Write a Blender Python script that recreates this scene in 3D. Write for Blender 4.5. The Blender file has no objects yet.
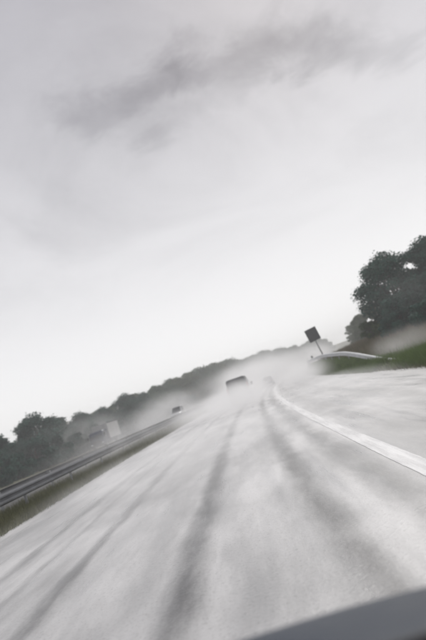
import bpy, math, random
import numpy as np
from mathutils import Matrix, Vector

random.seed(7)
sc = bpy.context.scene
col = sc.collection
R = math.radians

# ------------------------------------------------------------------ camera
CAM = Vector((0.0, 0.0, 1.40))
PITCH, YAW, ROLL = R(8.2), R(-0.2), R(-19.5)
cd = bpy.data.cameras.new("camera")
cam = bpy.data.objects.new("camera", cd)
col.objects.link(cam)
cd.sensor_fit = 'VERTICAL'
cd.sensor_height = 36.0
cd.lens = 28.1
cd.clip_start = 0.05
cd.clip_end = 5000
cd.dof.use_dof = True
cd.dof.focus_distance = 7
cd.dof.aperture_fstop = 1.0
rot = Matrix.Rotation(YAW, 4, 'Z') @ Matrix.Rotation(R(90) + PITCH, 4, 'X') @ Matrix.Rotation(ROLL, 4, 'Z')
cam.matrix_world = Matrix.Translation(CAM) @ rot
sc.camera = cam

# ------------------------------------------------------------------ sky
SUN_EL, SUN_AZ = R(42), R(20)      # azimuth clockwise from +Y (the way the road runs)
world = bpy.data.worlds.new("World")
sc.world = world
world.use_nodes = True


class NT:
    """small helper round a node tree"""
    def __init__(self, tree):
        self.t = tree
        self.n = tree.nodes
        self.n.clear()

    def node(self, kind, **kw):
        nd = self.n.new(kind)
        for k, v in kw.items():
            setattr(nd, k, v)
        return nd

    def put(self, sock, v):
        if isinstance(v, bpy.types.NodeSocket):
            self.t.links.new(v, sock)
        else:
            sock.default_value = v

    def math(self, op, a, b=0.0, c=None, clamp=False):
        nd = self.node('ShaderNodeMath', operation=op, use_clamp=clamp)
        self.put(nd.inputs[0], a)
        self.put(nd.inputs[1], b)
        if c is not None:
            self.put(nd.inputs[2], c)
        return nd.outputs[0]

    def vmath(self, op, a, b=None):
        nd = self.node('ShaderNodeVectorMath', operation=op)
        self.put(nd.inputs[0], a)
        if b is not None:
            self.put(nd.inputs[1], b)
        return nd.outputs['Value'] if op in ('LENGTH', 'DOT_PRODUCT', 'DISTANCE') else nd.outputs[0]

    def sep(self, v):
        nd = self.node('ShaderNodeSeparateXYZ')
        self.put(nd.inputs[0], v)
        return nd.outputs

    def comb(self, x, y, z):
        nd = self.node('ShaderNodeCombineXYZ')
        for i, v in enumerate((x, y, z)):
            self.put(nd.inputs[i], v)
        return nd.outputs[0]

    def noise(self, vec, scale, detail=3.0, rough=0.5, dist=0.0):
        nd = self.node('ShaderNodeTexNoise')
        if vec is not None:
            self.put(nd.inputs['Vector'], vec)
        self.put(nd.inputs['Scale'], scale)
        self.put(nd.inputs['Detail'], detail)
        self.put(nd.inputs['Roughness'], rough)
        self.put(nd.inputs['Distortion'], dist)
        return nd.outputs['Fac']

    def ramp(self, v, lo, hi, a=0.0, b=1.0, smooth=True):
        nd = self.node('ShaderNodeMapRange')
        nd.interpolation_type = 'SMOOTHSTEP' if smooth else 'LINEAR'
        nd.clamp = True
        self.put(nd.inputs[0], v)
        for i, x in enumerate((lo, hi, a, b)):
            self.put(nd.inputs[i + 1], x)
        return nd.outputs[0]

    def mix(self, f, a, b):
        nd = self.node('ShaderNodeMix', data_type='RGBA')
        self.put(nd.inputs[0], f)
        self.put(nd.inputs[6], a)
        self.put(nd.inputs[7], b)
        return nd.outputs[2]


def rgb(r, g=None, b=None):
    return (r, r, r, 1) if g is None else (r, g, b, 1)


w = NT(world.node_tree)
wout = w.node('ShaderNodeOutputWorld')
tc = w.node('ShaderNodeTexCoord').outputs['Generated']
sky = w.node('ShaderNodeTexSky')
sky.sky_type = 'NISHITA'
sky.sun_disc = False
sky.sun_elevation = SUN_EL
sky.sun_rotation = SUN_AZ
sky.dust_density = 4
dx, dy, dz = w.sep(tc)
zc = w.math('MAXIMUM', dz, 0.0)
lum = w.ramp(w.math('SQRT', zc), 0.16, 1.0, 0.0, 1.0, smooth=False)
base = w.mix(lum, rgb(0.77, 0.77, 0.77), rgb(0.206, 0.200, 0.232))
# rain cloud layer: a plane overhead, seen in perspective
zz = w.math('ADD', zc, 0.12)
px = w.math('DIVIDE', dx, zz)
py = w.math('DIVIDE', dy, zz)
pc = w.comb(px, py, 0.0)
broad = w.noise(pc, 1.1, 6, 0.58, 0.6)
fine = w.noise(w.comb(px, py, 2.3), 2.6, 6, 0.62, 0.5)
# one long torn bank of puffs, drifting across ahead of the road
pc2 = w.comb(px, py, 4.6)
wx = w.math('MULTIPLY', w.math('SUBTRACT', w.noise(pc2, 5.0, 6, 0.62, 0.4), 0.5), 0.34)
wy = w.math('MULTIPLY', w.math('SUBTRACT', w.noise(w.comb(px, py, 9.1), 5.0, 6, 0.62, 0.4), 0.5), 0.34)
qx, qy = w.math('ADD', px, wx), w.math('ADD', py, wy)
cl = None
for (bx_, by_, ra, am) in ((-0.12, 1.25, .13, .50), (0.02, 1.24, .12, .65), (0.15, 1.20, .13, .95), (0.29, 1.25, .12, .85),
                           (0.42, 1.24, .14, 1.0), (0.55, 1.29, .13, .90), (0.68, 1.35, .12, .70), (0.80, 1.41, .11, .50), (0.04, 1.43, .11, .45), (0.22, 1.36, .12, .40)):
    dd = w.math('SQRT', w.math('ADD', w.math('POWER', w.math('SUBTRACT', qx, bx_), 2.0), w.math('POWER', w.math('SUBTRACT', qy, by_), 2.0)))
    g = w.ramp(dd, 0.0, ra * 1.25, am, 0.0)
    cl = g if cl is None else w.math('SUBTRACT', w.math('ADD', cl, g), w.math('MULTIPLY', cl, g))
cl = w.math('MULTIPLY', cl, w.ramp(fine, 0.25, 0.65, 0.65, 1.0))
soft = w.math('MULTIPLY', w.ramp(broad, 0.36, 0.70), w.ramp(zc, 0.15, 0.5))
dark = w.math('ADD', w.math('MULTIPLY', cl, 0.60), w.math('MULTIPLY', soft, 0.30), clamp=True)
over = w.mix(dark, base, rgb(0.078, 0.078, 0.096))
bg1 = w.node('ShaderNodeBackground')
w.put(bg1.inputs[0], over)
w.put(bg1.inputs[1], 1.0)
bg2 = w.node('ShaderNodeBackground')
w.put(bg2.inputs[0], sky.outputs[0])
w.put(bg2.inputs[1], 0.05)
mixw = w.node('ShaderNodeMixShader')
w.put(mixw.inputs[0], 0.03)
w.t.links.new(bg1.outputs[0], mixw.inputs[1])
w.t.links.new(bg2.outputs[0], mixw.inputs[2])
w.t.links.new(mixw.outputs[0], wout.inputs[0])

sd = bpy.data.lights.new("sun", 'SUN')
sd.energy = 1.4
sd.angle = R(35)
sd.color = (1.0, 0.97, 0.93)
sun = bpy.data.objects.new("sun", sd)
col.objects.link(sun)
sdir = Vector((math.sin(SUN_AZ) * math.cos(SUN_EL), math.cos(SUN_AZ) * math.cos(SUN_EL), math.sin(SUN_EL)))
sun.rotation_euler = sdir.to_track_quat('Z', 'Y').to_euler()
sun.location = (0, 0, 60)

# ------------------------------------------------------------------ render settings
sc.render.engine = 'CYCLES'
sc.view_settings.view_transform = 'Standard'
sc.view_settings.look = 'None'
sc.view_settings.exposure = 0.7
sc.view_settings.gamma = 1.0
sc.view_settings.use_curve_mapping = False
sc.cycles.use_denoising = True
sc.cycles.volume_bounces = 5
sc.cycles.max_bounces = 8
sc.cycles.volume_step_rate = 1.0
sc.cycles.volume_max_steps = 256

# ------------------------------------------------------------------ road geometry
RAD = 600.0                       # the motorway bends right with this radius


def pt(lat, s, z=0.0):
    a = s / RAD
    return Vector((RAD - (RAD - lat) * math.cos(a), (RAD - lat) * math.sin(a), z))


def heading(s):
    return -s / RAD


def sm(x, a, b):
    t = min(1.0, max(0.0, (x - a) / (b - a)))
    return t * t * (3 - 2 * t)


def hump(x, y):
    return (math.sin(x * 0.31 + 1.3) * math.sin(y * 0.23 + 0.4) + 0.5 * math.sin(x * 0.83 + y * 0.57))


ROAD_L, ROAD_R = -6.4, 5.9
OPP_L, OPP_R = -23.0, -8.9


def ground_z(lat, s):
    if lat >= ROAD_R:
        u = lat - ROAD_R
        rise = 0.10 * sm(u, 0, .5) + (0.85 * sm(s, 15, 52)) * sm(u, 0.05, 0.9)
        rise += 0.45 * sm(u, 1.5, 7.0)
        rise += 1.2 * sm(u, 9, 40) + 0.05 * max(0, s - 90) * sm(u, 6, 40)
        return rise + 0.06 * hump(lat, s) * sm(u, 0.4, 3)
    if ROAD_L >= lat >= OPP_R:
        d = min(ROAD_L - lat, lat - OPP_R)
        return 0.06 * sm(d, 0, .5) + 0.02 * hump(lat * 3, s) * sm(d, 0, .5)
    if lat <= OPP_L:
        u = OPP_L - lat
        return 0.06 * sm(u, 0, .6) + 0.4 * sm(u, 1, 8) * sm(s, 40, 160) + 0.022 * max(0, s - 80) * sm(u, 1.5, 14) + 0.05 * hump(lat, s) * sm(u, .5, 3)
    return -0.06


# ------------------------------------------------------------------ helpers
def link(o, parent=None):
    col.objects.link(o)
    if parent is not None:
        o.parent = parent
    return o


def tag(o, label=None, cat=None, group=None, kind=None):
    if label:
        o['label'] = label
    if cat:
        o['category'] = cat
    if group:
        o['group'] = group
    if kind:
        o['kind'] = kind
    return o


def empty(name, loc=(0, 0, 0), rz=0.0):
    o = bpy.data.objects.new(name, None)
    o.empty_display_size = 0.3
    o.location = loc
    o.rotation_euler = (0, 0, rz)
    return link(o)


class MB:
    def __init__(self):
        self.v, self.f = [], []

    def add(self, vs, fs):
        k = len(self.v)
        self.v += [tuple(p) for p in vs]
        self.f += [tuple(i + k for i in f) for f in fs]
        return self

    def box(self, c, s, top=1.0):
        x, y, z = c
        a, b, h = s[0] / 2, s[1] / 2, s[2] / 2
        vs = [(x + i * a * (top if k > 0 else 1), y + j * b * (top if k > 0 else 1), z + k * h)
              for k in (-1, 1) for i, j in ((-1, -1), (1, -1), (1, 1), (-1, 1))]
        return self.add(vs, [(3, 2, 1, 0), (4, 5, 6, 7), (0, 1, 5, 4), (1, 2, 6, 5), (2, 3, 7, 6), (3, 0, 4, 7)])

    def tube(self, pts, rad, n=8, cap=True):
        pts = [Vector(p) for p in pts]
        rs = rad if isinstance(rad, (list, tuple)) else [rad] * len(pts)
        vs, fs = [], []
        for i, p in enumerate(pts):
            d = (pts[min(i + 1, len(pts) - 1)] - pts[max(i - 1, 0)]).normalized()
            a = d.cross(Vector((0, 0, 1)) if abs(d.z) < .9 else Vector((1, 0, 0))).normalized()
            b = d.cross(a)
            for k in range(n):
                t = 2 * math.pi * k / n
                vs.append(p + (a * math.cos(t) + b * math.sin(t)) * rs[i])
        for i in range(len(pts) - 1):
            for k in range(n):
                fs.append((i * n + k, i * n + (k + 1) % n, (i + 1) * n + (k + 1) % n, (i + 1) * n + k))
        if cap:
            fs.append(tuple(range(n - 1, -1, -1)))
            fs.append(tuple((len(pts) - 1) * n + k for k in range(n)))
        return self.add(vs, fs)

    def loft(self, rings, cap=True):
        n = len(rings[0])
        vs = [p for r in rings for p in r]
        fs = []
        for i in range(len(rings) - 1):
            for k in range(n):
                fs.append((i * n + k, i * n + (k + 1) % n, (i + 1) * n + (k + 1) % n, (i + 1) * n + k))
        if cap:
            fs.append(tuple(range(n - 1, -1, -1)))
            fs.append(tuple((len(rings) - 1) * n + k for k in range(n)))
        return self.add(vs, fs)

    def panel(self, q, t=0.012):
        q = [Vector(p) for p in q]
        nrm = (q[1] - q[0]).cross(q[3] - q[0]).normalized() * t
        vs = [p - nrm * .5 for p in q] + [p + nrm for p in q]
        return self.add(vs, [(3, 2, 1, 0), (4, 5, 6, 7), (0, 1, 5, 4), (1, 2, 6, 5), (2, 3, 7, 6), (3, 0, 4, 7)])

    def build(self, name, mat, parent=None, smooth=False, bevel=0.0, fix=True):
        me = bpy.data.meshes.new(name)
        me.from_pydata(self.v, [], self.f)
        if fix:
            import bmesh
            bm = bmesh.new()
            bm.from_mesh(me)
            bmesh.ops.recalc_face_normals(bm, faces=bm.faces)
            bm.to_mesh(me)
            bm.free()
        me.update()
        if smooth:
            for p in me.polygons:
                p.use_smooth = True
        if mat is not None:
            me.materials.append(mat)
        o = bpy.data.objects.new(name, me)
        link(o, parent)
        if bevel:
            b = o.modifiers.new('bevel', 'BEVEL')
            b.width = bevel
            b.segments = 2
            b.limit_method = 'ANGLE'
        return o


# ------------------------------------------------------------------ materials
def surf(name, color, rough=0.6, metal=0.0, var=0.15, vscale=3.0, bump=0.0, bscale=20.0, coat=0.0, spec=0.5):
    m = bpy.data.materials.new(name)
    m.use_nodes = True
    t = NT(m.node_tree)
    out = t.node('ShaderNodeOutputMaterial')
    p = t.node('ShaderNodeBsdfPrincipled')
    co = t.node('ShaderNodeTexCoord').outputs['Object']
    nz = t.noise(co, vscale, 5, 0.6)
    f = t.ramp(nz, 0.3, 0.7)
    lo = tuple(c * (1 - var) for c in color)
    hi = tuple(min(1, c * (1 + var)) for c in color)
    t.put(p.inputs['Base Color'], t.mix(f, rgb(*lo), rgb(*hi)))
    t.put(p.inputs['Roughness'], t.ramp(nz, 0.3, 0.7, rough * 0.85, min(1, rough * 1.15)))
    p.inputs['Metallic'].default_value = metal
    p.inputs['Specular IOR Level'].default_value = spec
    p.inputs['Coat Weight'].default_value = coat
    p.inputs['Coat Roughness'].default_value = 0.08
    if bump:
        b = t.node('ShaderNodeBump')
        b.inputs['Strength'].default_value = bump
        b.inputs['Distance'].default_value = 0.02
        t.put(b.inputs['Height'], t.noise(co, bscale, 6, 0.65))
        t.put(p.inputs['Normal'], b.outputs[0])
    t.t.links.new(p.outputs[0], out.inputs[0])
    return m


def road_material(name, tracks, tone, wet=True):
    """wet concrete; a pale tone paints in spray and sky sheen; UV = (metres across, metres along)"""
    m = bpy.data.materials.new(name)
    m.use_nodes = True
    t = NT(m.node_tree)
    out = t.node('ShaderNodeOutputMaterial')
    p = t.node('ShaderNodeBsdfPrincipled')
    uv = t.node('ShaderNodeUVMap').outputs[0]
    lat, s, _ = t.sep(uv)
    # wander of the tracks
    wv = t.comb(0.0, t.math('MULTIPLY', s, 0.12), 0.0)
    wander = t.math('MULTIPLY', t.math('SUBTRACT', t.noise(wv, 1.0, 2), 0.5), 0.30)
    ragv = t.comb(t.math('MULTIPLY', lat, 5.0), t.math('MULTIPLY', s, 1.1), 0.0)
    rag = t.math('MULTIPLY', t.math('SUBTRACT', t.noise(ragv, 1.0, 5, 0.65), 0.5), 0.22)
    l2 = t.math('ADD', t.math('ADD', lat, wander), rag)
    streakv = t.comb(t.math('MULTIPLY', lat, 3.2), t.math('MULTIPLY', s, 0.22), 0.0)
    streak = t.noise(streakv, 1.0, 4, 0.55)
    patchv = t.comb(t.math('MULTIPLY', lat, 0.8), t.math('MULTIPLY', s, 0.22), 3.0)
    patch = t.noise(patchv, 1.0, 5, 0.6)
    blotv = t.comb(t.math('MULTIPLY', lat, 1.8), t.math('MULTIPLY', s, 0.55), 7.0)
    blot = t.noise(blotv, 1.0, 5, 0.6)
    grain = t.noise(t.comb(lat, s, 0.0), 30.0, 3, 0.75)
    tot = None
    for (c, wd, dk) in tracks:
        g = t.ramp(t.math('ABSOLUTE', t.math('SUBTRACT', l2, c)), 0.02, wd, dk, 0.0)
        tot = g if tot is None else t.math('MAXIMUM', tot, g)
    tot = t.math('MULTIPLY', tot, t.ramp(blot, 0.30, 0.62, 0.45, 1.0))
    c0 = t.mix(t.ramp(patch, 0.32, 0.68), rgb(tone * .62, tone * .62, tone * .62), rgb(tone * 1.28, tone * 1.27, tone * 1.26))  # soft pale and grey patches: low mist painted into the road colour
    c0 = t.mix(t.ramp(blot, 0.40, 0.72, 0.0, 0.50), c0, rgb(tone * .55, tone * .55, tone * .55))
    c0 = t.mix(t.ramp(lat, 1.62, 1.9, 0.0, 0.40), c0, rgb(tone * .42, tone * .42, tone * .42))
    c1 = t.mix(t.ramp(streak, 0.42, 0.75, 0.0, 0.34), c0, rgb(tone * .52, tone * .52, tone * .53))
    c2 = t.mix(tot, c1, rgb(0.055, 0.055, 0.058))
    c3 = t.mix(t.ramp(grain, 0.52, 0.74, 0.0, 0.42), c2, rgb(0.06, 0.06, 0.06))
    c3 = t.mix(t.ramp(grain, 0.30, 0.46, 0.18, 0.0), c3, rgb(0.62, 0.62, 0.61))
    t.put(p.inputs['Base Color'], c3)
    t.put(p.inputs['Roughness'], t.ramp(streak, 0.35, 0.7, 0.42, 0.26) if wet else 0.75)
    p.inputs['Specular IOR Level'].default_value = 0.5 if wet else 0.25
    b = t.node('ShaderNodeBump')
    b.inputs['Strength'].default_value = 0.55
    b.inputs['Distance'].default_value = 0.006
    t.put(b.inputs['Height'], t.math('ADD', grain, t.math('MULTIPLY', blot, 0.8)))
    t.put(p.inputs['Normal'], b.outputs[0])
    t.t.links.new(p.outputs[0], out.inputs[0])
    return m


def paint_material():
    """worn white line: the paint is scuffed away in long flakes and at its edges"""
    m = bpy.data.materials.new('worn_white_road_paint')
    m.use_nodes = True
    t = NT(m.node_tree)
    out = t.node('ShaderNodeOutputMaterial')
    p = t.node('ShaderNodeBsdfPrincipled')
    uv = t.node('ShaderNodeUVMap').outputs[0]
    lat, s, _ = t.sep(uv)
    n1 = t.noise(t.comb(t.math('MULTIPLY', lat, 9.0), t.math('MULTIPLY', s, 0.7), 0.0), 1.0, 6, 0.65)
    n2 = t.noise(t.comb(lat, s, 2.0), 40.0, 5, 0.7)
    f = t.math('ADD', t.ramp(n1, 0.32, 0.68, 0.0, 0.70), t.ramp(n2, 0.40, 0.60, 0.0, 0.20))
    t.put(p.inputs['Base Color'], t.mix(f, rgb(0.42, 0.42, 0.42), rgb(0.78, 0.78, 0.775)))
    p.inputs['Roughness'].default_value = 0.38
    t.t.links.new(p.outputs[0], out.inputs[0])
    return m


def leaf_material(name, dark, light, scale=0.6):
    m = bpy.data.materials.new(name)
    m.use_nodes = True
    t = NT(m.node_tree)
    out = t.node('ShaderNodeOutputMaterial')
    p = t.node('ShaderNodeBsdfPrincipled')
    co = t.node('ShaderNodeTexCoord').outputs['Object']
    inf = t.node('ShaderNodeObjectInfo').outputs['Random']
    n1 = t.noise(t.vmath('ADD', co, t.comb(t.math('MULTIPLY', inf, 40.0), 0.0, 0.0)), scale, 4, 0.6)
    n2 = t.node('ShaderNodeTexWhiteNoise')
    t.put(n2.inputs['Vector'], t.vmath('SNAP', co, (0.3, 0.3, 0.3)))
    f = t.math('ADD', t.math('MULTIPLY', t.ramp(n1, 0.3, 0.7), 0.65), t.math('MULTIPLY', n2.outputs[0], 0.35), clamp=True)
    t.put(p.inputs['Base Color'], t.mix(f, rgb(*dark), rgb(*light)))
    p.inputs['Roughness'].default_value = 0.75
    p.inputs['Specular IOR Level'].default_value = 0.12
    t.t.links.new(p.outputs[0], out.inputs[0])
    return m


def spray_material(name, density, nscale, lo, hi, power=1.0, aniso=0.3):
    """airborne water drops: dense in the middle of the cloud, torn by turbulence, thinning out to nothing at its skin"""
    m = bpy.data.materials.new(name)
    m.use_nodes = True
    t = NT(m.node_tree)
    out = t.node('ShaderNodeOutputMaterial')
    v = t.node('ShaderNodeVolumePrincipled')
    tcn = t.node('ShaderNodeTexCoord')
    co = tcn.outputs['Object']
    r = t.vmath('LENGTH', co)                       # the cloud is a unit ball in its own space
    geo = t.node('ShaderNodeNewGeometry').outputs['Position']
    nz = t.noise(geo, nscale, 3, 0.6, 0.4)
    rr = t.math('ADD', r, t.math('MULTIPLY', t.math('SUBTRACT', nz, 0.5), 0.7))
    fall = t.ramp(rr, 0.15, 0.92, 1.0, 0.0)
    edge = t.ramp(r, 0.75, 1.0, 1.0, 0.0)
    d = t.math('MULTIPLY', t.math('MULTIPLY', fall, edge), t.ramp(nz, lo, hi, 0.15, 1.0))
    t.put(v.inputs['Density'], t.math('MULTIPLY', d, density))
    v.inputs['Color'].default_value = (0.995, 0.995, 0.995, 1)
    v.inputs['Anisotropy'].default_value = aniso
    t.t.links.new(v.outputs[0], out.inputs['Volume'])
    return m


M = {}
M['soil'] = surf('ground_turf', (0.110, 0.112, 0.066), 0.95, var=0.45, vscale=0.8, bump=0.8, bscale=6)
M['road'] = road_material('wet_carriageway', [(-0.95, 0.28, 0.95), (0.42, 0.28, 0.98), (-2.55, 0.18, 0.66), (-3.30, 0.13, 0.40), (-3.95, 0.22, 0.66), (1.12, 0.34, 0.80), (2.2, 0.5, 0.40), (3.6, 0.4, 0.3)], 0.50)
M['road2'] = road_material('wet_far_carriageway', [(-10.6, 0.3, 0.6), (-12.1, 0.3, 0.6), (-14.4, 0.3, 0.6), (-15.9, 0.3, 0.6), (-21.2, 0.3, 0.6)], 0.075, wet=False)
M['paint'] = paint_material()
M['steel'] = surf('galvanised_steel', (0.13, 0.135, 0.145), 0.85, spec=0.15, metal=0.0, var=0.2, vscale=2)
M['zinc'] = surf('newer_bright_galvanised_steel', (0.52, 0.53, 0.54), 0.5, metal=0.2, var=0.15, vscale=2)
M['post'] = surf('weathered_post_steel', (0.26, 0.27, 0.28), 0.55, metal=0.5, var=0.25, vscale=4)
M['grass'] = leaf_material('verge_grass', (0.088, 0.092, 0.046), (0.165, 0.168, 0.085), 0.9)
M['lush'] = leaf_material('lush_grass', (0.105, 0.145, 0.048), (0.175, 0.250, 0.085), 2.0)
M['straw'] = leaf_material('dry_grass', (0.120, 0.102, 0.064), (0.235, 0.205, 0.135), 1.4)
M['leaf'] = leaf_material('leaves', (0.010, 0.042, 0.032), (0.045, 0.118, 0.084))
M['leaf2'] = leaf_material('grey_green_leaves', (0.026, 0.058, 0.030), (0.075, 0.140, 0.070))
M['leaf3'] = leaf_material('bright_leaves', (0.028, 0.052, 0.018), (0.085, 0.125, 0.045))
M['bark'] = surf('bark', (0.07, 0.055, 0.042), 0.9, var=0.35, vscale=6, bump=0.8, bscale=18)
M['tyre'] = surf('tyre_rubber', (0.022, 0.022, 0.023), 0.75, var=0.2)
M['rim'] = surf('wheel_rim', (0.34, 0.34, 0.36), 0.35, metal=0.8, var=0.15)
M['glass'] = surf('vehicle_glass', (0.020, 0.024, 0.028), 0.08, var=0.1, spec=0.6)
M['black'] = surf('black_plastic', (0.018, 0.018, 0.019), 0.5, var=0.2)
M['tail'] = surf('tail_lamp', (0.24, 0.018, 0.015), 0.25, var=0.2)
M['lamp'] = surf('head_lamp_glass', (0.62, 0.64, 0.66), 0.15, var=0.1)
M['plate'] = surf('number_plate', (0.55, 0.55, 0.50), 0.4, var=0.05)
M['van_paint'] = surf('grey_van_paint', (0.035, 0.037, 0.042), 0.5, var=0.15, coat=0.1)
M['car_paint'] = surf('dark_car_paint', (0.045, 0.047, 0.055), 0.35, var=0.12, coat=0.6)
M['sedan_paint'] = surf('silver_car_paint', (0.36, 0.37, 0.38), 0.35, metal=0.3, var=0.1, coat=0.5)
M['cab_paint'] = surf('blue_cab_paint', (0.040, 0.052, 0.080), 0.38, var=0.12, coat=0.5)
M['box_paint'] = surf('off_white_cargo_box', (0.52, 0.515, 0.50), 0.5, var=0.08, vscale=1.2)
M['bonnet'] = surf('blue_grey_bonnet_paint', (0.022, 0.032, 0.050), 0.55, var=0.15, vscale=2, spec=0.25)
M['sign'] = surf('dark_sign_sheet', (0.045, 0.045, 0.050), 0.5, var=0.25, vscale=2.5)

# ------------------------------------------------------------------ ground, roads
def sheet(name, lats, ss, zf, mat, parent=None, smooth=True, wave=None):
    vs, fs, uv = [], [], []
    for s in ss:
        for l in lats:
            ll_ = l + (wave(l, s) if wave else 0)
            vs.append(tuple(pt(ll_, s, zf(l, s))))
            uv.append((l, s))
    n = len(lats)
    for j in range(len(ss) - 1):
        for i in range(n - 1):
            fs.append((j * n + i, j * n + i + 1, (j + 1) * n + i + 1, (j + 1) * n + i))
    me = bpy.data.meshes.new(name)
    me.from_pydata(vs, [], fs)
    lay = me.uv_layers.new(name='UVMap')
    idx = np.empty(len(me.loops), dtype=np.int32)
    me.loops.foreach_get('vertex_index', idx)
    lay.data.foreach_set('uv', np.array(uv, dtype=np.float32)[idx].ravel())
    for p in me.polygons:
        p.use_smooth = smooth
    me.materials.append(mat)
    o = bpy.data.objects.new(name, me)
    return link(o, parent)


def spread(a, b, st):
    n = max(1, int(round((b - a) / st)))
    return [a + (b - a) * i / n for i in range(n + 1)]


lats = (spread(-330, -60, 18)[:-1] + spread(-60, OPP_L, 2.0)[:-1] + [OPP_L - .01, OPP_L + .12] + [-19, -14, OPP_R - .12] +
        spread(OPP_R, ROAD_L, .25) + [ROAD_L + .12, 0.0, ROAD_R - .12] + spread(ROAD_R, 16.2, .26)[:-1] + spread(16.2, 60, 2.0)[:-1] + spread(60, 240, 18))
ss = spread(-60, 0, 5)[:-1] + spread(0, 90, 1.2)[:-1] + spread(90, 330, 5)[:-1] + spread(330, 600, 15)
tag(sheet('ground', lats, ss, ground_z, M['soil']), 'rough turf ground on both sides of the motorway', 'ground', kind='structure')

sr = spread(-40, 120, 2)[:-1] + spread(120, 560, 5)


def ragged(side):
    return lambda l, s: 0.0


road = tag(sheet('road', spread(ROAD_L, ROAD_R, 1.29), sr, lambda l, s: 0.0, M['road']),
           'wet pale two lane motorway carriageway with hard shoulder and dark wheel tracks', 'road', kind='structure')
opp = tag(sheet('road', spread(OPP_L, OPP_R, 1.4), sr, lambda l, s: 0.0, M['road2']),
          'wet opposite carriageway behind the crash barrier', 'road', kind='structure')
lr = random.Random(3)
sheet('edge_line', [1.44, 1.55, 1.67], spread(-30, 0, 2)[:-1] + spread(0, 40, .12)[:-1] + spread(40, 320, 2), lambda l, s: 0.004, M['paint'], road,
      wave=lambda l, s: 0.0 if l == 1.55 else lr.uniform(-.005, .005) + .008 * math.sin(s * .7 + l * 9))
sheet('edge_line', [-9.4, -9.25], spread(-10, 320, 4), lambda l, s: 0.004, M['paint'], opp)
sheet('edge_line', [-19.0, -18.85], spread(-10, 320, 4), lambda l, s: 0.004, M['paint'], opp)


# ------------------------------------------------------------------ guardrails
def rail_profile():
    # W beam, (outwards, up)
    return [(0.0, -.155), (.035, -.14), (.075, -.105), (.075, -.065), (.018, -.03), (.018, .03), (.075, .065), (.075, .105), (.035, .14), (0.0, .155)]


def guardrail(s0, s1, lat, zc_, side, post_from, label, seg=4.0, mat='steel'):
    root = empty('guardrail', pt(lat, s0, ground_z(lat, s0)))
    root.rotation_euler = (0, 0, 0)
    o0 = Vector(root.location)
    n = int(round((s1 - s0) / seg))
    for i in range(n):
        a, b = s0 + i * seg, s0 + (i + 1) * seg + 0.10
        mb = MB()
        rings = []
        for s in (a, (a + b) / 2, b):
            prof = rail_profile()
            ring = [pt(lat + side * (x + (0.006 if s == b else 0)), s, zc_(s) + z) - o0 for x, z in prof]
            ring += [pt(lat + side * (x - .006), s, zc_(s) + z) - o0 for x, z in reversed(prof)]
            rings.append(ring)
        mb.loft(rings)
        mb.build('rail', M[mat], root)
        if a >= post_from:
            zt = zc_(a) + .12
            zb = ground_z(lat, a) - .25
            c = pt(lat - side * .10, a, (zt + zb) / 2) - o0
            pm = MB()
            pm.box(c, (.055, .11, zt - zb))
            pm.build('post', M['post'], root)
            sp = MB()
            sp.box(pt(lat - side * .03, a, zc_(a)) - o0, (.08, .10, .22))
            sp.build('spacer', M['post'], root)
    tag(root, label, 'guardrail')
    return root, o0


guardrail(-4, 160, -7.55, lambda s: 0.62, 1, -10, 'long steel crash barrier along the grass median left of the road')


guardrail(-4, 160, -8.55, lambda s: 0.68, -1, -10, 'second steel barrier of the median, just behind the long near barrier')


def right_rail(s):
    g = ground_z(6.75, s)
    return g + 0.62 * sm(s, 21, 36) - 0.10 * (1 - sm(s, 21, 30))


gr, go = guardrail(22, 98, 6.75, right_rail, -1, 29, 'short guardrail rising out of the grass bank below the square sign', mat='zinc')
mb = MB()
mb.tube([pt(6.63, 58, right_rail(58) + .16) - go, pt(6.63, 58, right_rail(58) + .42) - go], .11, 10)
mb.build('reflector', M['black'], gr, bevel=.01)


# ------------------------------------------------------------------ grass
def blades(name, mat, n, latr, sr_, h, width, label, wt=None, lean=0.35, seed=1, zoff=0.0):
    rng = np.random.default_rng(seed)
    V = np.empty((n * 3, 3), dtype=np.float32)
    c = 0
    tries = 0
    while c < n and tries < n * 8:
        tries += 1
        u = rng.random()
        s = sr_[0] + (sr_[1] - sr_[0]) * u ** 1.6
        l = rng.uniform(*latr)
        if wt is not None and rng.random() > wt(l, s):
            continue
        p = pt(l, s, ground_z(l, s) + zoff)
        hh = h * rng.uniform(.45, 1.15)
        a = rng.uniform(0, 2 * math.pi)
        ww = width * (1 + s / 30.0)
        dx_, dy_ = math.cos(a) * ww, math.sin(a) * ww
        V[c * 3] = (p.x - dx_, p.y - dy_, p.z - .02)
        V[c * 3 + 1] = (p.x + dx_, p.y + dy_, p.z - .02)
        V[c * 3 + 2] = (p.x + rng.normal(0, lean) * hh, p.y + rng.normal(0, lean) * hh, p.z + hh)
        c += 1
    V = V[:c * 3]
    me = bpy.data.meshes.new(name)
    me.vertices.add(len(V))
    me.vertices.foreach_set('co', V.ravel())
    me.loops.add(len(V))
    me.loops.foreach_set('vertex_index', np.arange(len(V), dtype=np.int32))
    me.polygons.add(c)
    me.polygons.foreach_set('loop_start', np.arange(0, c * 3, 3, dtype=np.int32))
    me.update()
    me.validate()
    me.materials.append(mat)
    o = link(bpy.data.objects.new(name, me))
    return tag(o, label, 'grass', kind='stuff')


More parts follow.
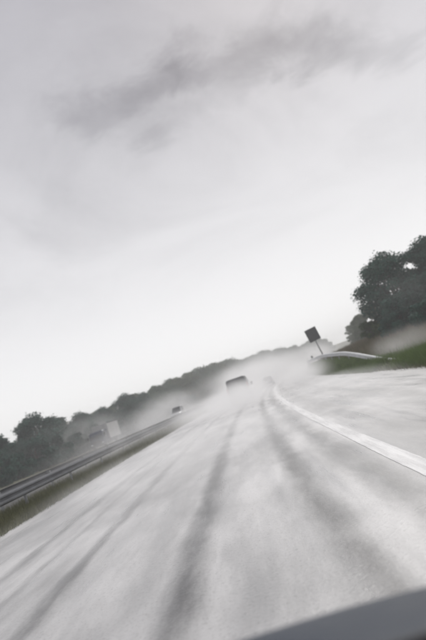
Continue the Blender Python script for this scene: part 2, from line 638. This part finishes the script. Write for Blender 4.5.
blades('grass', M['grass'], 60000, (OPP_R + .05, ROAD_L + .14), (6, 110), .26, .008,
       'rough green grass on the narrow median under the long barrier', seed=2)
blades('grass', M['grass'], 45000, (ROAD_R - .16, 14), (10, 80), .24, .008,
       'short green grass on the bank at the right of the hard shoulder', seed=3)
blades('dry_grass', M['straw'], 42000, (ROAD_R + .9, 19), (9, 70), .55, .007,
       'tall straw coloured grass on the slope below the big trees',
       wt=lambda l, s: sm(l - ROAD_R, 1.0, 3.6) * (0.35 + 0.65 * (0.5 + 0.5 * math.sin(l * 1.9 + s * .7))), lean=.28, seed=4)
blades('lush_grass', M['lush'], 24000, (ROAD_R + .05, 9.0), (13, 26), .46, .007,
       'bright lush green grass at the edge of the hard shoulder, at the right border',
       wt=lambda l, s: math.exp(-((s - 18.3) / 2.3) ** 2 - ((l - 7.3) / .8) ** 2) + .02, lean=.3, seed=5)
blades('lush_grass', M['lush'], 26000, (ROAD_R - .1, 7.2), (24, 66), .30, .006,
       'pale green strip of grass in front of the short guardrail', seed=6)


# ------------------------------------------------------------------ trees
def leaf_mesh(name, mat, clumps, n, size, seed):
    """clumps: (centre, radius, flatten); leaf-sized bent quads through the crown's volume"""
    rng = np.random.default_rng(seed)
    wts = np.array([c[1] ** 2 for c in clumps])
    which = rng.choice(len(clumps), n, p=wts / wts.sum())
    C = np.array([c[0] for c in clumps])[which]
    Rr = np.array([c[1] for c in clumps])[which]
    d = rng.normal(size=(n, 3))
    d /= np.linalg.norm(d, axis=1)[:, None]
    rad = Rr * (0.40 + 0.50 * rng.random(n) + 0.17 * np.abs(rng.normal(size=n)))
    P = C + d * rad[:, None] * np.array([1, 1, .8])
    nrm = d + rng.normal(0, .6, (n, 3)) + np.array([0, 0, .3])
    nrm /= np.linalg.norm(nrm, axis=1)[:, None]
    t = np.cross(nrm, rng.normal(size=(n, 3)))
    t /= np.linalg.norm(t, axis=1)[:, None]
    b = np.cross(nrm, t)
    sz = size * rng.uniform(.55, 1.35, n)[:, None]
    V = np.empty((n, 4, 3), dtype=np.float32)
    V[:, 0] = P - t * sz
    V[:, 1] = P - b * sz * .55 + nrm * sz * .15
    V[:, 2] = P + t * sz
    V[:, 3] = P + b * sz * .55 + nrm * sz * .15
    V = V.reshape(-1, 3)
    me = bpy.data.meshes.new(name)
    me.vertices.add(len(V))
    me.vertices.foreach_set('co', V.ravel())
    me.loops.add(len(V))
    me.loops.foreach_set('vertex_index', np.arange(len(V), dtype=np.int32))
    me.polygons.add(n)
    me.polygons.foreach_set('loop_start', np.arange(0, n * 4, 4, dtype=np.int32))
    me.update()
    me.validate()
    me.materials.append(mat)
    return me


def tree_meshes(h, w_, crown_base, n, size, mat, seed, nclump=46):
    rng = random.Random(seed)
    ch = (h - crown_base)
    zc_ = crown_base + ch * .5
    clumps = []
    ends = []
    for i in range(nclump):
        a = rng.uniform(0, 2 * math.pi)
        u = rng.uniform(-.95, .98)
        q = math.sqrt(max(0, 1 - u * u))
        k = rng.uniform(.45, .92)
        wide = w_ * .5 * (1.0 if u < .1 else 1 - .28 * u) * rng.uniform(.8, 1.12)
        c = (math.cos(a) * q * wide * k, math.sin(a) * q * wide * k, zc_ + u * ch * .5 * rng.uniform(.82, 1.0))
        r = w_ * rng.uniform(.085, .175)
        clumps.append((c, r))
        ends.append(c)
    me = leaf_mesh('crown', mat, clumps, n, size, seed)
    tb = MB()
    lx, ly = rng.uniform(-.3, .3), rng.uniform(-.3, .3)
    tr = .028 * h
    spine = [(0, 0, -.3), (lx * .2, ly * .2, crown_base * .6), (lx * .6, ly * .6, zc_), (lx, ly, h * .86)]
    tb.tube(spine, [tr * 1.25, tr, tr * .6, tr * .15], 8)
    for c in rng.sample(ends, 11):
        z0 = crown_base * .5 + (c[2] - crown_base * .5) * rng.uniform(.35, .6)
        z0 = min(max(z0, crown_base * .4), h * .7)
        st = Vector((lx * z0 / h, ly * z0 / h, z0))
        e = Vector(c)
        mid = (st + e) / 2 + Vector((rng.uniform(-.15, .15), rng.uniform(-.15, .15), rng.uniform(0, .3)))
        tb.tube([st, mid, e], [tr * .45, tr * .28, tr * .08], 6)
    tm = tb.build('trunk', M['bark'], smooth=True)
    mesh_t = tm.data
    bpy.data.objects.remove(tm)
    return me, mesh_t


def place_tree(name, meshes, loc, scale, rz, label, cat, group=None):
    root = empty(name, loc, rz)
    root.scale = scale
    for nm, me in (('crown', meshes[0]), ('trunk', meshes[1])):
        link(bpy.data.objects.new(nm, me), root)
    return tag(root, label, cat, group)


NEAR = [tree_meshes(8.0, 6.6, .3, 24000, .13, M['leaf'], 11, 80),
        tree_meshes(8.5, 5.6, .3, 22000, .13, M['leaf'], 12, 76)]
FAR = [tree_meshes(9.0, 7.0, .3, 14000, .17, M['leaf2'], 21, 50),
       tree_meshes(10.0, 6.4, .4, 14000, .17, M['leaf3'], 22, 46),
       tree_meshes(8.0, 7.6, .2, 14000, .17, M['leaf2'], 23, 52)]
DARK = [tree_meshes(2.6, 3.2, .05, 6000, .11, M['leaf'], 32, 34)]
SHRUB = [tree_meshes(2.6, 3.0, .15, 6000, .10, M['leaf3'], 31, 34)]
rng = random.Random(5)


def tr(meshes, lat, s, h, base_h, wide, label, name='broadleaf_tree', cat='tree', group=None, sink=0.0):
    k = h / base_h
    return place_tree(name, meshes, pt(lat, s, ground_z(lat, s) - .05 - sink), (k * wide, k * wide, k), rng.uniform(0, 6.28), label, cat, group)


# the dark group on the right bank
tr(NEAR[0], 14.2, 45, 6.7, 8.0, 1.25, 'dark bushy tree at the left end of the group on the right bank')
tr(NEAR[1], 18.0, 46, 7.3, 8.5, 1.25, 'tall dark tree in the middle of the group on the right bank')
tr(NEAR[0], 21.0, 43, 7.3, 8.0, 1.15, 'tallest dark tree of the right bank, cut by the right border')
tr(NEAR[1], 16.6, 42.0, 4.2, 8.5, 1.6, 'low dark tree in front of the tall trees on the right bank')
tr(NEAR[0], 24.5, 49, 8.3, 8.0, 1.1, 'dark tree filling the back of the group on the right bank')
tr(DARK[0], 12.9, 41, 2.6, 2.6, 1.25, 'dark round bush at the foot of the leftmost tree on the bank', 'bush', 'bush')
tr(DARK[0], 15.2, 37, 2.4, 2.6, 1.5, 'dark round bush at the foot of the trees near the right border', 'bush', 'bush')
tr(DARK[0], 13.4, 36, 1.7, 2.6, 1.5, 'low dark bush on the slope below the big trees, left of the pale mist', 'bush', 'bush')
tr(DARK[0], 16.2, 33, 2.0, 2.6, 1.5, 'low dark bush on the slope at the right border', 'bush', 'bush')
tr(DARK[0], 11.9, 40, 1.5, 2.6, 1.4, 'lowest dark bush on the slope, behind the guardrail end', 'bush', 'bush')
tr(SHRUB[0], 11.3, 45, 1.9, 2.6, 1.0, 'small green shrub at the left foot of the dark trees', 'shrub', 'shrub')
tr(SHRUB[0], 12.4, 43, 1.5, 2.6, 1.4, 'low green shrub on the slope in front of the dark trees', 'shrub', 'shrub')

# the belt beyond the opposite carriageway
left = [(-28.6, 44, 4.8, 0, 'dark tree nearest the left border behind the crash barrier'),
        (-28.5, 51, 5.6, 1, 'dark tree second from the left border behind the crash barrier'),
        (-28.0, 59, 6.5, 0, 'rounded dark tree left of the box truck, highest of the near trees'),
        (-29.5, 67, 6.3, 1, 'dark tree left of and behind the box truck'),
        (-29.0, 74, 5.6, 0, 'low dark tree rising just behind the box truck'),
        (-28.5, 82, 6.0, 1, 'dark tree right of the box truck'),
        (-27.5, 91, 7.0, 0, 'squarish dark tree between box truck and oncoming car'),
        (-28.0, 100, 6.8, 1, 'hazy dark tree left of the oncoming car')]
for la, s, h, k, lb in left:
    tr(NEAR[k], la, s, h, (8.0, 8.5)[k], 1.3, lb)
s = 40
while s < 125:
    tr(DARK[0], -24.9 + rng.uniform(-.5, .5), s, rng.uniform(2.2, 3.4), 2.6, 1.25, 'dark bush in the hedge along the far side of the opposite carriageway', 'bush', 'bush', 'hedge bushes along the opposite carriageway')
    s += rng.uniform(3.4, 4.6)
s = 108
while s < 330:
    la = -28 + rng.uniform(-1.5, 1.5)
    k = rng.randrange(3)
    h = 7.0 + 3.4 * sm(s, 110, 170) + 1.0 * sm(s, 190, 260) + rng.uniform(-.8, 1.0)
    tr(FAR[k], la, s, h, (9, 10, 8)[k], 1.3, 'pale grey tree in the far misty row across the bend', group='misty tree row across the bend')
    s += rng.uniform(4.2, 6.6)
s = 50
while s < 200:
    la = -35 + rng.uniform(-2, 2)
    k = rng.randrange(3)
    h = 5.2 + 3.0 * sm(s, 70, 160) + rng.uniform(-.5, .8)
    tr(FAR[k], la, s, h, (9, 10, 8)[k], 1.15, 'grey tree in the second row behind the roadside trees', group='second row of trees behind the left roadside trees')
    s += rng.uniform(7.0, 10)
for s_, la in ((66, 21), (78, 19), (92, 18), (108, 19), (126, 18), (146, 20)):
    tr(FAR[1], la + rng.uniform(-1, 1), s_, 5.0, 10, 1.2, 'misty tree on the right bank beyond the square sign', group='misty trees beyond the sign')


# ------------------------------------------------------------------ vehicles
def ring(y, hw, z0, z1, rb=.12, rt=.12, tum=0.0):
    """rounded cross-section; the top is narrower by tum"""
    pts = []
    for (sx, zb, r, a0) in ((1, z0, rb, -90), (1, z1, rt, 0), (-1, z1, rt, 90), (-1, z0, rb, 180)):
        w_ = hw - (tum if zb == z1 else 0)
        cx = sx * (w_ - r)
        cz = zb + (r if zb == z0 else -r)
        for k in range(4):
            a = R(a0 + 30 * k)
            pts.append((cx + r * math.cos(a), y, cz + r * math.sin(a)))
    return pts


def wheel(parent, x, y, r, wd=.2):
    mb = MB()
    prof = [(-.5, .72), (-.5, .93), (-.36, 1.0), (.36, 1.0), (.5, .93), (.5, .72)]
    rings = [[(x + p * wd, y + math.cos(t) * q * r, r + math.sin(t) * q * r) for t in [2 * math.pi * k / 24 for k in range(24)]] for p, q in prof]
    mb.loft(rings, cap=False)
    sx = 1 if x > 0 else -1
    root = MB()
    root.loft([[(x + sx * wd * e, y + math.cos(t) * q * r, r + math.sin(t) * q * r) for t in [2 * math.pi * k / 24 for k in range(24)]]
               for e, q in ((-.45, .73), (.42, .73), (.36, .62), (.25, .2), (.34, .12))])
    ty = mb.build('wheel', M['tyre'], parent, smooth=True)
    root.build('rim', M['rim'], ty)
    return ty


def passenger_car(label, lat, s, paint, L=4.4, W=1.78, H=1.46, oncoming=False, name='car'):
    root = empty(name, pt(lat, s, 0.0), heading(s) + (math.pi if oncoming else 0))
    hw, b = W / 2, L / 2
    mb = MB()   # +y is forward
    mb.loft([ring(-b, hw * .86, .42, .78, .10, .12), ring(-b + .10, hw * .96, .27, .93, .12, .12), ring(-b + .7, hw, .20, .96, .1, .12, .02),
             ring(0, hw, .18, .95, .1, .12, .03), ring(b - 1.25, hw, .20, .92, .1, .14, .03), ring(b - .35, hw * .96, .24, .80, .12, .16, .02), ring(b, hw * .80, .36, .62, .1, .1)])
    body = mb.build('body', paint, root, smooth=True)
    gh = MB()
    gw = hw - .05
    top = gw - .17

    def gring(y, z, w_):
        return [(w_, y, z), (-w_, y, z)]
    yb0, yb1, yt0, yt1 = -b + .28, b - 1.30, -b + .95, b - 2.10
    zb, zt = .90, H
    V = [(-gw, yb0, zb), (gw, yb0, zb), (gw, yb1, zb), (-gw, yb1, zb), (-top, yt0, zt), (top, yt0, zt), (top, yt1, zt), (-top, yt1, zt)]
    gh.add(V, [(3, 2, 1, 0), (4, 5, 6, 7), (0, 1, 5, 4), (1, 2, 6, 5), (2, 3, 7, 6), (3, 0, 4, 7)])
    gh.build('cabin', paint, root, bevel=.09)

    def face(i0, i1, i2, i3, m0, m1, lo, hi):
        a, b_, c, d = [Vector(V[i]) for i in (i0, i1, i2, i3)]
        def P(u, v):
            return (a * (1 - u) + b_ * u) * (1 - v) + (d * (1 - u) + c * u) * v
        return [P(m0, lo), P(m1, lo), P(m1, hi), P(m0, hi)]
    MB().panel(face(0, 1, 5, 4, .08, .92, .16, .88), .02).build('rear_window', M['glass'], root)
    MB().panel(face(2, 3, 7, 6, .07, .93, .12, .90), .02).build('windscreen', M['glass'], root)
    for f in ((1, 2, 6, 5), (3, 0, 4, 7)):
        for (a, c) in (((.16, .47), (.51, .86)) if f[0] == 1 else ((.14, .49), (.53, .84))):
            MB().panel(face(*f, a, c, .18, .86), .015).build('side_window', M['glass'], root)
    for sx in (-1, 1):
        MB().box((sx * hw * .72, -b + .045, .76), (.34, .10, .16)).build('tail_light', M['tail'], root, bevel=.03)
        MB().box((sx * hw * .66, b - .09, .60), (.36, .16, .13)).build('headlight', M['lamp'], root, bevel=.04)
        MB().box((sx * (hw + .09), b - 1.45, .98), (.20, .10, .13)).build('wing_mirror', paint, root, bevel=.04)
        for y in (-b + .82, b - .85):
            wheel(root, sx * (hw - .10), y, .315)
    MB().box((0, -b - .005, .66), (.52, .03, .12)).build('number_plate', M['plate'], root, bevel=.005)
    MB().box((0, b + .005, .42), (.52, .03, .12)).build('number_plate', M['plate'], root, bevel=.005)
    MB().box((0, -b + .03, .42), (W * .80, .14, .20)).build('bumper', M['black'], root, bevel=.05)
    MB().box((0, b - .03, .52), (W * .42, .08, .10)).build('grille', M['black'], root, bevel=.02)
    return tag(root, label, 'car')


def panel_van(label, lat, s):
    root = empty('van', pt(lat, s, 0.0), heading(s))
    L, hw, H = 5.2, 1.0, 2.28
    b = L / 2
    mb = MB()
    mb.loft([ring(-b, hw * .955, .36, H - .10, .08, .20, .12), ring(-b + .08, hw * .985, .30, H - .02, .1, .20, .12), ring(-b + .5, hw, .28, H, .1, .2, .12),
             ring(b - 2.0, hw, .28, H, .1, .2, .12), ring(b - 1.55, hw, .28, H - .08, .1, .2, .14), ring(b - .95, hw * .99, .28, 1.36, .1, .2, .06),
             ring(b - .25, hw * .93, .30, 1.08, .1, .16, .04), ring(b, hw * .8, .40, .86, .1, .1)])
    mb.build('body', M['van_paint'], root, smooth=True)
    yb = -b - .012
    for sx in (-1, 1):
        door = MB()
        door.box((sx * .445, yb + .02, 1.20), (.86, .05, 1.46))
        d = door.build('rear_door', M['van_paint'], root, bevel=.03)
        MB().box((sx * .44, yb - .012, 1.62), (.66, .025, .50)).build('window', M['glass'], d, bevel=.008)
        MB().box((sx * .07, yb - .03, 1.12), (.04, .05, .18)).build('handle', M['black'], d, bevel=.01)
        MB().box((sx * .93, yb + .03, 1.30), (.11, .10, .62)).build('tail_light', M['tail'], root, bevel=.02)
        MB().box((sx * .70, b - .12, .86), (.34, .20, .20)).build('headlight', M['lamp'], root, bevel=.05)
        MB().box((sx * 1.14, b - 1.25, 1.38), (.20, .12, .30)).build('wing_mirror', M['black'], root, bevel=.04)
        MB().panel([(sx * 1.004, b - 2.0, 1.18), (sx * 1.004, b - 1.25, 1.18), (sx * .955, b - 1.45, 1.86), (sx * .945, b - 2.0, 1.92)][::sx], .012).build('side_window', M['glass'], root)
        for y in (-b + 1.0, b - .95):
            wheel(root, sx * (hw - .12), y, .335, .22)
    MB().box((0, -b - .03, .40), (1.86, .16, .20)).build('bumper', M['black'], root, bevel=.04)
    MB().box((0, yb - .02, .66), (.52, .02, .12)).build('number_plate', M['plate'], root, bevel=.004)
    MB().panel([(.80, b - 1.0, 1.36), (-.80, b - 1.0, 1.36), (-.74, b - 1.52, 2.08), (.74, b - 1.52, 2.08)], .03).build('windscreen', M['glass'], root)
    return tag(root, label, 'van')


def box_truck(label, lat, s):
    root = empty('box_truck', pt(lat, s, 0.0), heading(s) + math.pi)
    # +y forward; origin under the front axle
    cab = MB()
    cab.loft([ring(-1.0, 1.10, .62, 2.55, .1, .16, .06), ring(.55, 1.10, .55, 2.55, .1, .16, .06), ring(.80, 1.09, .52, 2.36, .1, .16, .07), ring(1.02, 1.06, .50, 1.40, .1, .14, .05), ring(1.08, 1.02, .52, 1.30, .1, .1, .02)])
    cab.build('cab', M['cab_paint'], root, smooth=True)
    MB().panel([(-.92, 1.00, 1.45), (-.88, .80, 2.22), (.88, .80, 2.22), (.92, 1.00, 1.45)][::-1], .05).build('windscreen', M['glass'], root)
    MB().box((0, 1.09, 1.02), (1.3, .06, .42)).build('grille', M['black'], root, bevel=.02)
    MB().box((0, 1.10, .55), (2.16, .22, .32)).build('bumper', M['black'], root, bevel=.05)
    for sx in (-1, 1):
        MB().box((sx * .84, 1.10, .78), (.30, .08, .18)).build('headlight', M['lamp'], root, bevel=.03)
        MB().panel([(sx * 1.105, -.45, 1.45), (sx * 1.105, .62, 1.45), (sx * 1.06, .48, 2.18), (sx * 1.06, -.45, 2.18)][::sx], .015).build('side_window', M['glass'], root)
        MB().box((sx * 1.30, .78, 1.85), (.20, .10, .46)).build('wing_mirror', M['black'], root, bevel=.04)
        MB().box((sx * .42, -3.0, .72), (.12, 5.4, .20)).build('chassis_beam', M['black'], root, bevel=.02)
        MB().box((sx * 1.0, -2.4, .62), (.06, 2.0, .35)).build('side_guard', M['black'], root, bevel=.02)
        wheel(root, sx * .92, 0.0, .46, .28)
        wheel(root, sx * .92, -4.4, .46, .46)
    bx = MB().box((0, -3.55, 2.14), (2.44, 4.7, 2.44)).build('cargo_box', M['box_paint'], root, bevel=.03)
    for sx in (-1, 1):
        for z in (.96, 3.33):
            MB().box((sx * 1.225, -3.55, z), (.03, 4.7, .09)).build('edge_trim', M['steel'], bx)
    for y in (-1.24, -5.86):
        MB().box((0, y, 3.30), (2.40, .05, .10)).build('edge_trim', M['steel'], bx)
    return tag(root, label, 'truck')


panel_van('dark grey panel van ahead in our lane, half lost in spray', -1.45, 47)
passenger_car('small dark car far ahead in the bend, beyond the van', -.6, 88, M['car_paint'], H=1.5)
box_truck('oncoming truck with off white cargo box and dark blue cab', -20.9, 60).scale = (.86, .86, .82)
passenger_car('pale oncoming car behind the crash barrier, right of the truck', -15.0, 78, M['sedan_paint'], H=1.78, oncoming=True)

# ------------------------------------------------------------------ road sign
s_sign, l_sign = 54, 7.6
gz = ground_z(l_sign, s_sign)
sg = empty('road_sign', pt(l_sign, s_sign, gz), heading(s_sign) + R(8))
sg.rotation_euler = (0, R(-7), heading(s_sign) + R(8))
MB().tube([(0, 0, -.4), (0, 0, 3.75)], .065, 12).build('pole', M['post'], sg, smooth=True)
bd = MB().box((0, -.09, 3.1), (1.22, .03, 1.36)).build('board', M['sign'], sg, bevel=.012)
for (c, z) in (((0, -.09, 3.79), (1.26, .05, .035)), ((0, -.09, 2.41), (1.26, .05, .035)), ((-.625, -.09, 3.1), (.035, .05, 1.34)), ((.625, -.09, 3.1), (.035, .05, 1.34))):
    MB().box(c, z).build('rim', M['post'], bd)
for z in (2.75, 3.45):
    MB().box((0, -.035, z), (.9, .07, .05)).build('bracket', M['post'], sg)
tag(sg, 'dark square road sign on a single pole behind the short guardrail', 'road sign')

# ------------------------------------------------------------------ the front of the car we ride in
car = empty('own_car', (-.43, 0.0, 0.0))
mb = MB()
vs, fs = [], []
NU, NV = 24, 18
for j in range(NV + 1):
    v = j / NV
    for i in range(NU + 1):
        u = -1 + 2 * i / NU
        yf = 1.34 - .05 * abs(u) ** 2.4
        y = .86 + (yf - .86) * min(1, v / .86)
        z = .935 - .125 * min(1, v / .86) ** 1.5 - .022 * abs(u) ** 3
        if v > .86:
            k = (v - .86) / .14
            y = yf + .055 * math.sin(k * math.pi / 2)
            z -= .10 * (1 - math.cos(k * math.pi / 2))
        vs.append((u * .84, y, z))
for j in range(NV):
    for i in range(NU):
        a = j * (NU + 1) + i
        fs.append((a, a + 1, a + NU + 2, a + NU + 1))
mb.add(vs, fs)
bn = mb.build('bonnet', M['bonnet'], car, smooth=True)
sol = bn.modifiers.new('thick', 'SOLIDIFY')
sol.thickness = .012
sol.offset = -1
bl = MB()
bl.loft([[(x, y_, z) for (y_, z) in ((.50, .925), (.857, .915), (.857, .85), (.50, .85))] for x in (-.84, -.4, 0, .4, .84)])
bl.build('cowl', M['black'], car, bevel=.01)
MB().tube([(.74, .58, .945), (.72, .72, .955), (.66, .82, .955), (.20, .835, .945)], [.016, .013, .011, .009], 8).build('wiper', M['black'], car, smooth=True)
bp = MB()
bp.loft([ring(.62, .86, .22, .86, .1, .06), ring(1.20, .86, .22, .80, .1, .06), ring(1.34, .82, .24, .74, .1, .08), ring(1.43, .70, .30, .62, .08, .08)])
bp.build('front_body', M['bonnet'], car, smooth=True)
for sx in (-1, 1):
    MB().box((sx * .60, 1.34, .60), (.30, .16, .14)).build('headlight', M['lamp'], car, bevel=.05)
    wheel(car, sx * .80, .80, .30)
MB().box((0, 1.425, .47), (.7, .06, .12)).build('grille', M['black'], car, bevel=.02)
tag(car, 'dark blue grey bonnet of our own car in the bottom right corner', 'car')


# ------------------------------------------------------------------ spray thrown up by the traffic
def ball_mesh():
    mb = MB()
    n, m_ = 24, 14
    rings = []
    for j in range(m_ + 1):
        t = -math.pi / 2 + math.pi * j / m_
        q, z = max(.001, math.cos(t)), math.sin(t)
        rings.append([(q * math.cos(2 * math.pi * k / n), q * math.sin(2 * math.pi * k / n), z) for k in range(n)])
    mb.loft(rings)
    o = mb.build('spray', None, smooth=True)
    me = o.data
    bpy.data.objects.remove(o)
    return me


def spray(label, lat, s, size, density, nscale, lo=.38, hi=.62, z=None):
    me = BALL.copy()
    me.materials.append(spray_material('spray_drops', density, nscale, lo, hi))
    o = link(bpy.data.objects.new('spray', me))
    o.location = pt(lat, s, size[2] * .35 if z is None else z)
    o.rotation_euler = (0, 0, heading(s))
    o.scale = size
    return tag(o, label, 'spray', kind='stuff')


BALL = ball_mesh()
spray('white spray trailing behind the dark van', -1.0, 37, (3.8, 20, 1.7), .30, .40)
spray('white spray filling the road round the bend beyond the van', -1.0, 86, (10, 38, 5.2), .15, .25)
spray('drifting spray over the hard shoulder between van and guardrail', 4.3, 47, (3.2, 22, 1.8), .24, .35)
spray('spray drifting over the bank right of the guardrail', 7.9, 24.5, (2.2, 5.5, 1.1), .20, .5, z=.75)
spray('spray lying on the inner lane beside the barrier', -4.6, 46, (3.4, 28, 1.4), .24, .35)
spray('grey spray trailing behind the oncoming truck', -18.5, 88, (6, 26, 4.6), .13, .25)
spray('mist drifting along the near trees on the left', -24.5, 66, (4.5, 26, 4.6), .09, .25)
spray('mist between the crash barrier and the oncoming truck', -14.5, 58, (4, 20, 2.5), .11, .3)
spray('dense ball of spray right behind the van wheels', -1.3, 40, (2.5, 7, 2.1), .17, .5)
spray('thin spray drifting along the near crash barrier', -7.6, 27, (2.2, 16, 1.5), .15, .5)
spray('thin spray low over the near carriageway', -2.0, 15, (5.5, 13, .55), .30, .55)
spray('thin spray low over the near hard shoulder', 3.8, 22, (2.6, 12, .55), .22, .5)
spray('mist drifting up the far row of trees', -16, 150, (13, 60, 7), .09, .12)
spray('mist hiding the foot of the trees at the end of the bend', -10, 235, (18, 60, 9), .07, .1)
spray('wisp of mist across the dark trees on the right bank', 13.5, 39, (4.5, 4, 3.0), .03, .45, z=3.6)

# ------------------------------------------------------------------ haze: the rainy air itself
gx0, gx1 = -340.0, 610.0
hz = MB().box(((gx0 + gx1) / 2, 390, 11.5), (gx1 - gx0 + 40, 1150, 29))
ho = hz.build('haze', None)
hm = bpy.data.materials.new('rainy_air')
hm.use_nodes = True
t = NT(hm.node_tree)
out = t.node('ShaderNodeOutputMaterial')
v = t.node('ShaderNodeVolumePrincipled')
v.inputs['Color'].default_value = (0.99, 0.992, 0.995, 1)
v.inputs['Density'].default_value = 0.0021
v.inputs['Anisotropy'].default_value = 0.2
t.t.links.new(v.outputs[0], out.inputs['Volume'])
ho.data.materials.append(hm)
tag(ho, 'pale rainy haze filling the air over the motorway', 'haze', kind='stuff')
